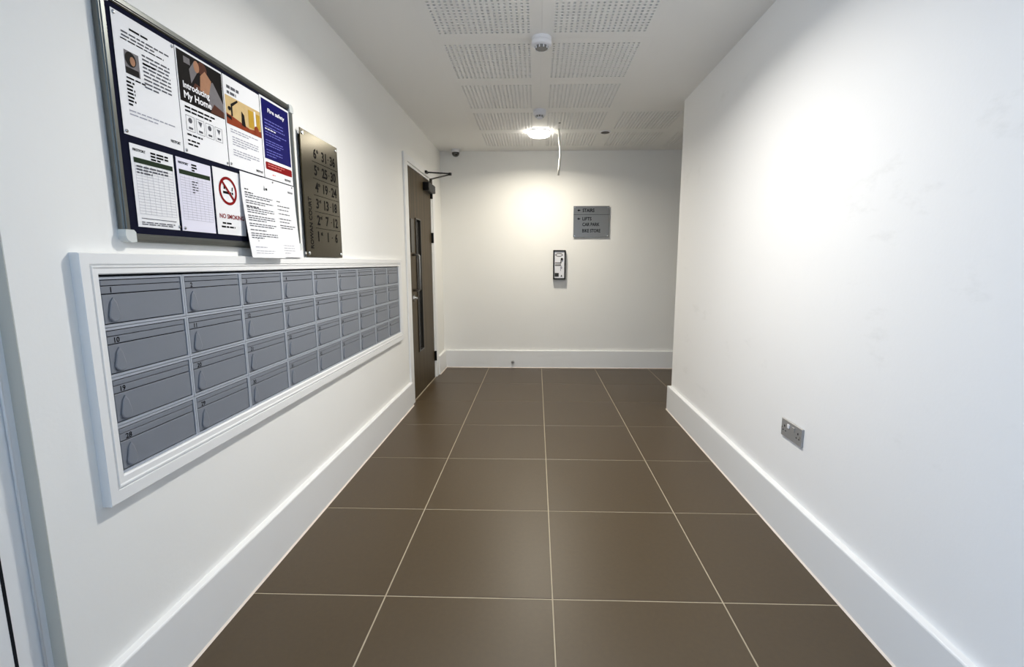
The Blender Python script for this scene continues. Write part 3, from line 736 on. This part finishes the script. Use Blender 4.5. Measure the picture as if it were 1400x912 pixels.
t = thing('alarm_box', 'small black framed wall box with clear front below the direction sign', 'wall box', (0.183, YB, 1.003), 'back')
w, h = 0.136, 0.318
m = MB()
for a in ((0, 0, 0.014, h), (w-0.014, 0, w, h), (0.014, 0, w-0.014, 0.014), (0.014, h-0.014, w-0.014, h)): m.box(a[0], -0.055, a[1], a[2], 0, a[3])
m.build('black_casing', BLACK, t)
m = MB(); m.box(0.014, -0.045, 0.014, w-0.014, 0, h-0.014); m.build('white_face', WHITEP, t)
m = MB()
vs = []; n = 24
for rx, rz in ((0.042, 0.020), (0.030, 0.010)): vs += [(0.064+rx*math.cos(2*math.pi*k/n), -0.0456, 0.266+rz*math.sin(2*math.pi*k/n)) for k in range(n)]
m.add(vs, [(k, (k+1) % n, (k+1) % n+n, k+n) for k in range(n)]); m.build('coiled_lead', GREYP, t)
m = MB(); m.lathe([(0.013, -0.045), (0.013, -0.056), (0.009, -0.060)], (0.094, 0, 0.222), 'y', 16); m.build('knob', BLACK, t)
m = MB(); m.box(0.020, -0.049, 0.150, 0.086, -0.045, 0.164, 0.001); m.box(0.020, -0.049, 0.176, 0.086, -0.045, 0.186, 0.001); m.box(0.078, -0.049, 0.176, 0.090, -0.045, 0.214, 0.001); m.build('bracket', GREYP, t)
m = MB(); m.box(0.018, -0.049, 0.030, 0.062, -0.045, 0.070, 0.001); m.build('keypad', DKMETAL, t)
m = MB(); m.prism([(0.082, 0.030), (0.102, 0.030), (0.092, 0.052)], -0.049, -0.045); m.build('warning_mark', BLACK, t)
m = MB(); m.poly(ell(0.088, 0.128, 0.012, 0.016, 14), -0.0456); m.quad(0.078, 0.092, 0.086, 0.112, -0.0456); m.build('printed_mark', PALEINK, t)

t = thing('door_stop', 'small chrome door stop on the far skirting board', 'door stop', (-0.265, YB-BT, 0.068), 'back')
m = MB(); m.lathe([(0.018, 0), (0.018, -0.006), (0.009, -0.010), (0.009, -0.030)], (0, 0, 0), 'y', 18); m.build('stem', CHROME, t)
m = MB(); m.lathe([(0.011, -0.030), (0.013, -0.036), (0.011, -0.046)], (0, 0, 0), 'y', 18); m.build('rubber_tip', GREYP, t)

# ================================================================== SOCKET ON THE RIGHT WALL
t = thing('wall_socket', 'brushed metal double power socket on the right wall above skirting', 'socket', (XR, 2.018, 0.436), 'right')
w, h = 0.160, 0.078
m = MB(); m.box(0, -0.009, 0, w, 0, h, 0.0025); m.build('face_plate', SOCKET, t)
for u in (0.060, 0.100):
    m = MB(); m.box(u-0.008, -0.0125, h*0.60, u+0.008, -0.009, h*0.60+0.018, 0.001); m.build('rocker_switch', WHITEP if u < 0.08 else SOCKET, t)
for u0 in (0.028, 0.132):
    m = MB()
    for a in ((-0.003, 0.044, 0.003, 0.053), (-0.0135, 0.026, -0.0065, 0.031), (0.0065, 0.026, 0.0135, 0.031)): m.box(u0+a[0], -0.0096, a[1], u0+a[2], -0.0088, a[3])
    m.build('pin_slot', GAP, t)
for u in (0.012, w-0.012):
    m = MB(); m.lathe([(0.0035, -0.0088), (0.0035, -0.010)], (u, 0, h/2), 'y', 10); m.build('screw', CHROME, t)

# ================================================================== CEILING FITTINGS
def detector(label, x, y, s=1.0, cap=False):
    t = thing('smoke_detector', label, 'smoke detector', (x, y, H), 'none', 'smoke detectors on the ceiling')
    m = MB(); m.lathe([(0.053*s, 0), (0.053*s, -0.014*s), (0.050*s, -0.017*s)], (0, 0, 0)); m.build('base', WHITEP, t)
    m = MB(); m.lathe([(0.051*s, -0.017*s), (0.054*s, -0.022*s), (0.054*s, -0.036*s), (0.046*s, -0.042*s), (0.036*s, -0.044*s)], (0, 0, 0)); m.build('body', WHITEP, t)
    m = MB(); m.lathe([(0.036*s, -0.044*s), (0.034*s, -0.052*s), (0.030*s, -0.056*s)], (0, 0, 0)); m.build('sensor_grille', GREYP, t)
    if cap: m = MB(); m.lathe([(0.026*s, -0.056*s), (0.024*s, -0.066*s), (0.012*s, -0.071*s)], (0, 0, 0), n=20); m.build('sensor_cap', WHITEP, t)
    for k in range(10):
        a = 2*math.pi*k/10
        m = MB(); m.lathe([(0.003*s, 0), (0.003*s, -0.013*s)], (0.0355*s*math.cos(a), 0.0355*s*math.sin(a), -0.044*s), n=6); m.build('grille_bar', WHITEP, t)
detector('white smoke detector on ceiling nearest the viewer, between the perforated panels', 0.022, 2.70)
detector('white smoke detector on ceiling just in front of the lit lamp', 0.020, 3.90, 0.95, True)
def lamp(label, x, y, watts, col):
    t = thing('ceiling_lamp', label, 'lamp', (x, y, H), 'none', 'round ceiling lamps')
    m = MB(); m.lathe([(0.100, 0), (0.102, -0.004), (0.099, -0.011)], (0, 0, 0), n=40); m.build('rim', WHITEP, t)
    m = MB(); m.lathe([(0.098, -0.010), (0.098, -0.026), (0.094, -0.036), (0.080, -0.044), (0.050, -0.049), (0.006, -0.051)], (0, 0, 0), n=40); m.build('diffuser', LAMPD, t)
    ld = D.lights.new('lamp_light', 'AREA'); ld.shape = 'DISK'; ld.size = 0.17; ld.energy = watts; ld.color = col; ld.spread = R(LAMP_SPREAD)
    lo = link(D.objects.new('lamp_light', ld), t); lo.location = (0, 0, -0.053)
lamp('lit round opal ceiling lamp near the far wall', 0.020, 4.50, LAMP_FAR, LAMP_COL)
lamp('round opal ceiling lamp overhead, just above the picture edge', 0.020, 2.05, LAMP_NEAR, LAMP_NEAR_COL)
t = thing('dome_camera', 'small white security camera with black dome in the far left ceiling corner', 'camera', (-0.862, 5.165, H), 'none')
m = MB(); m.lathe([(0.044, 0), (0.044, -0.026), (0.040, -0.032)], (0, 0, 0)); m.build('base', WHITEP, t)
m = MB(); m.lathe([(0.039, -0.030), (0.040, -0.044), (0.034, -0.060), (0.020, -0.072), (0.004, -0.076)], (0, 0, 0)); m.build('dome', DOME, t)
t = thing('ceiling_rose', 'small round dark recessed ceiling fitting right of the hanging cable', 'ceiling fitting', (0.624, 4.530, H), 'none')
m = MB(); m.lathe([(0.052, 0), (0.052, -0.004), (0.046, -0.008)], (0, 0, 0)); m.build('bezel', WHITEP, t)
m = MB(); m.lathe([(0.040, -0.004), (0.040, -0.0095), (0.030, -0.012)], (0, 0, 0)); m.build('dark_insert', DKMETAL, t)
P = [(0.196, 4.432, H), (0.197, 4.434, 2.33), (0.203, 4.440, 2.27), (0.212, 4.448, 2.20), (0.212, 4.45, 2.15), (0.207, 4.45, 2.10), (0.202, 4.45, 2.04), (0.196, 4.45, 1.975)]
m = MB(); m.tube(P, 0.009, 10)
tag(m.build('hanging_cable', CABLE), 'loose pale cable hanging down from the ceiling near the lamp', 'cable')
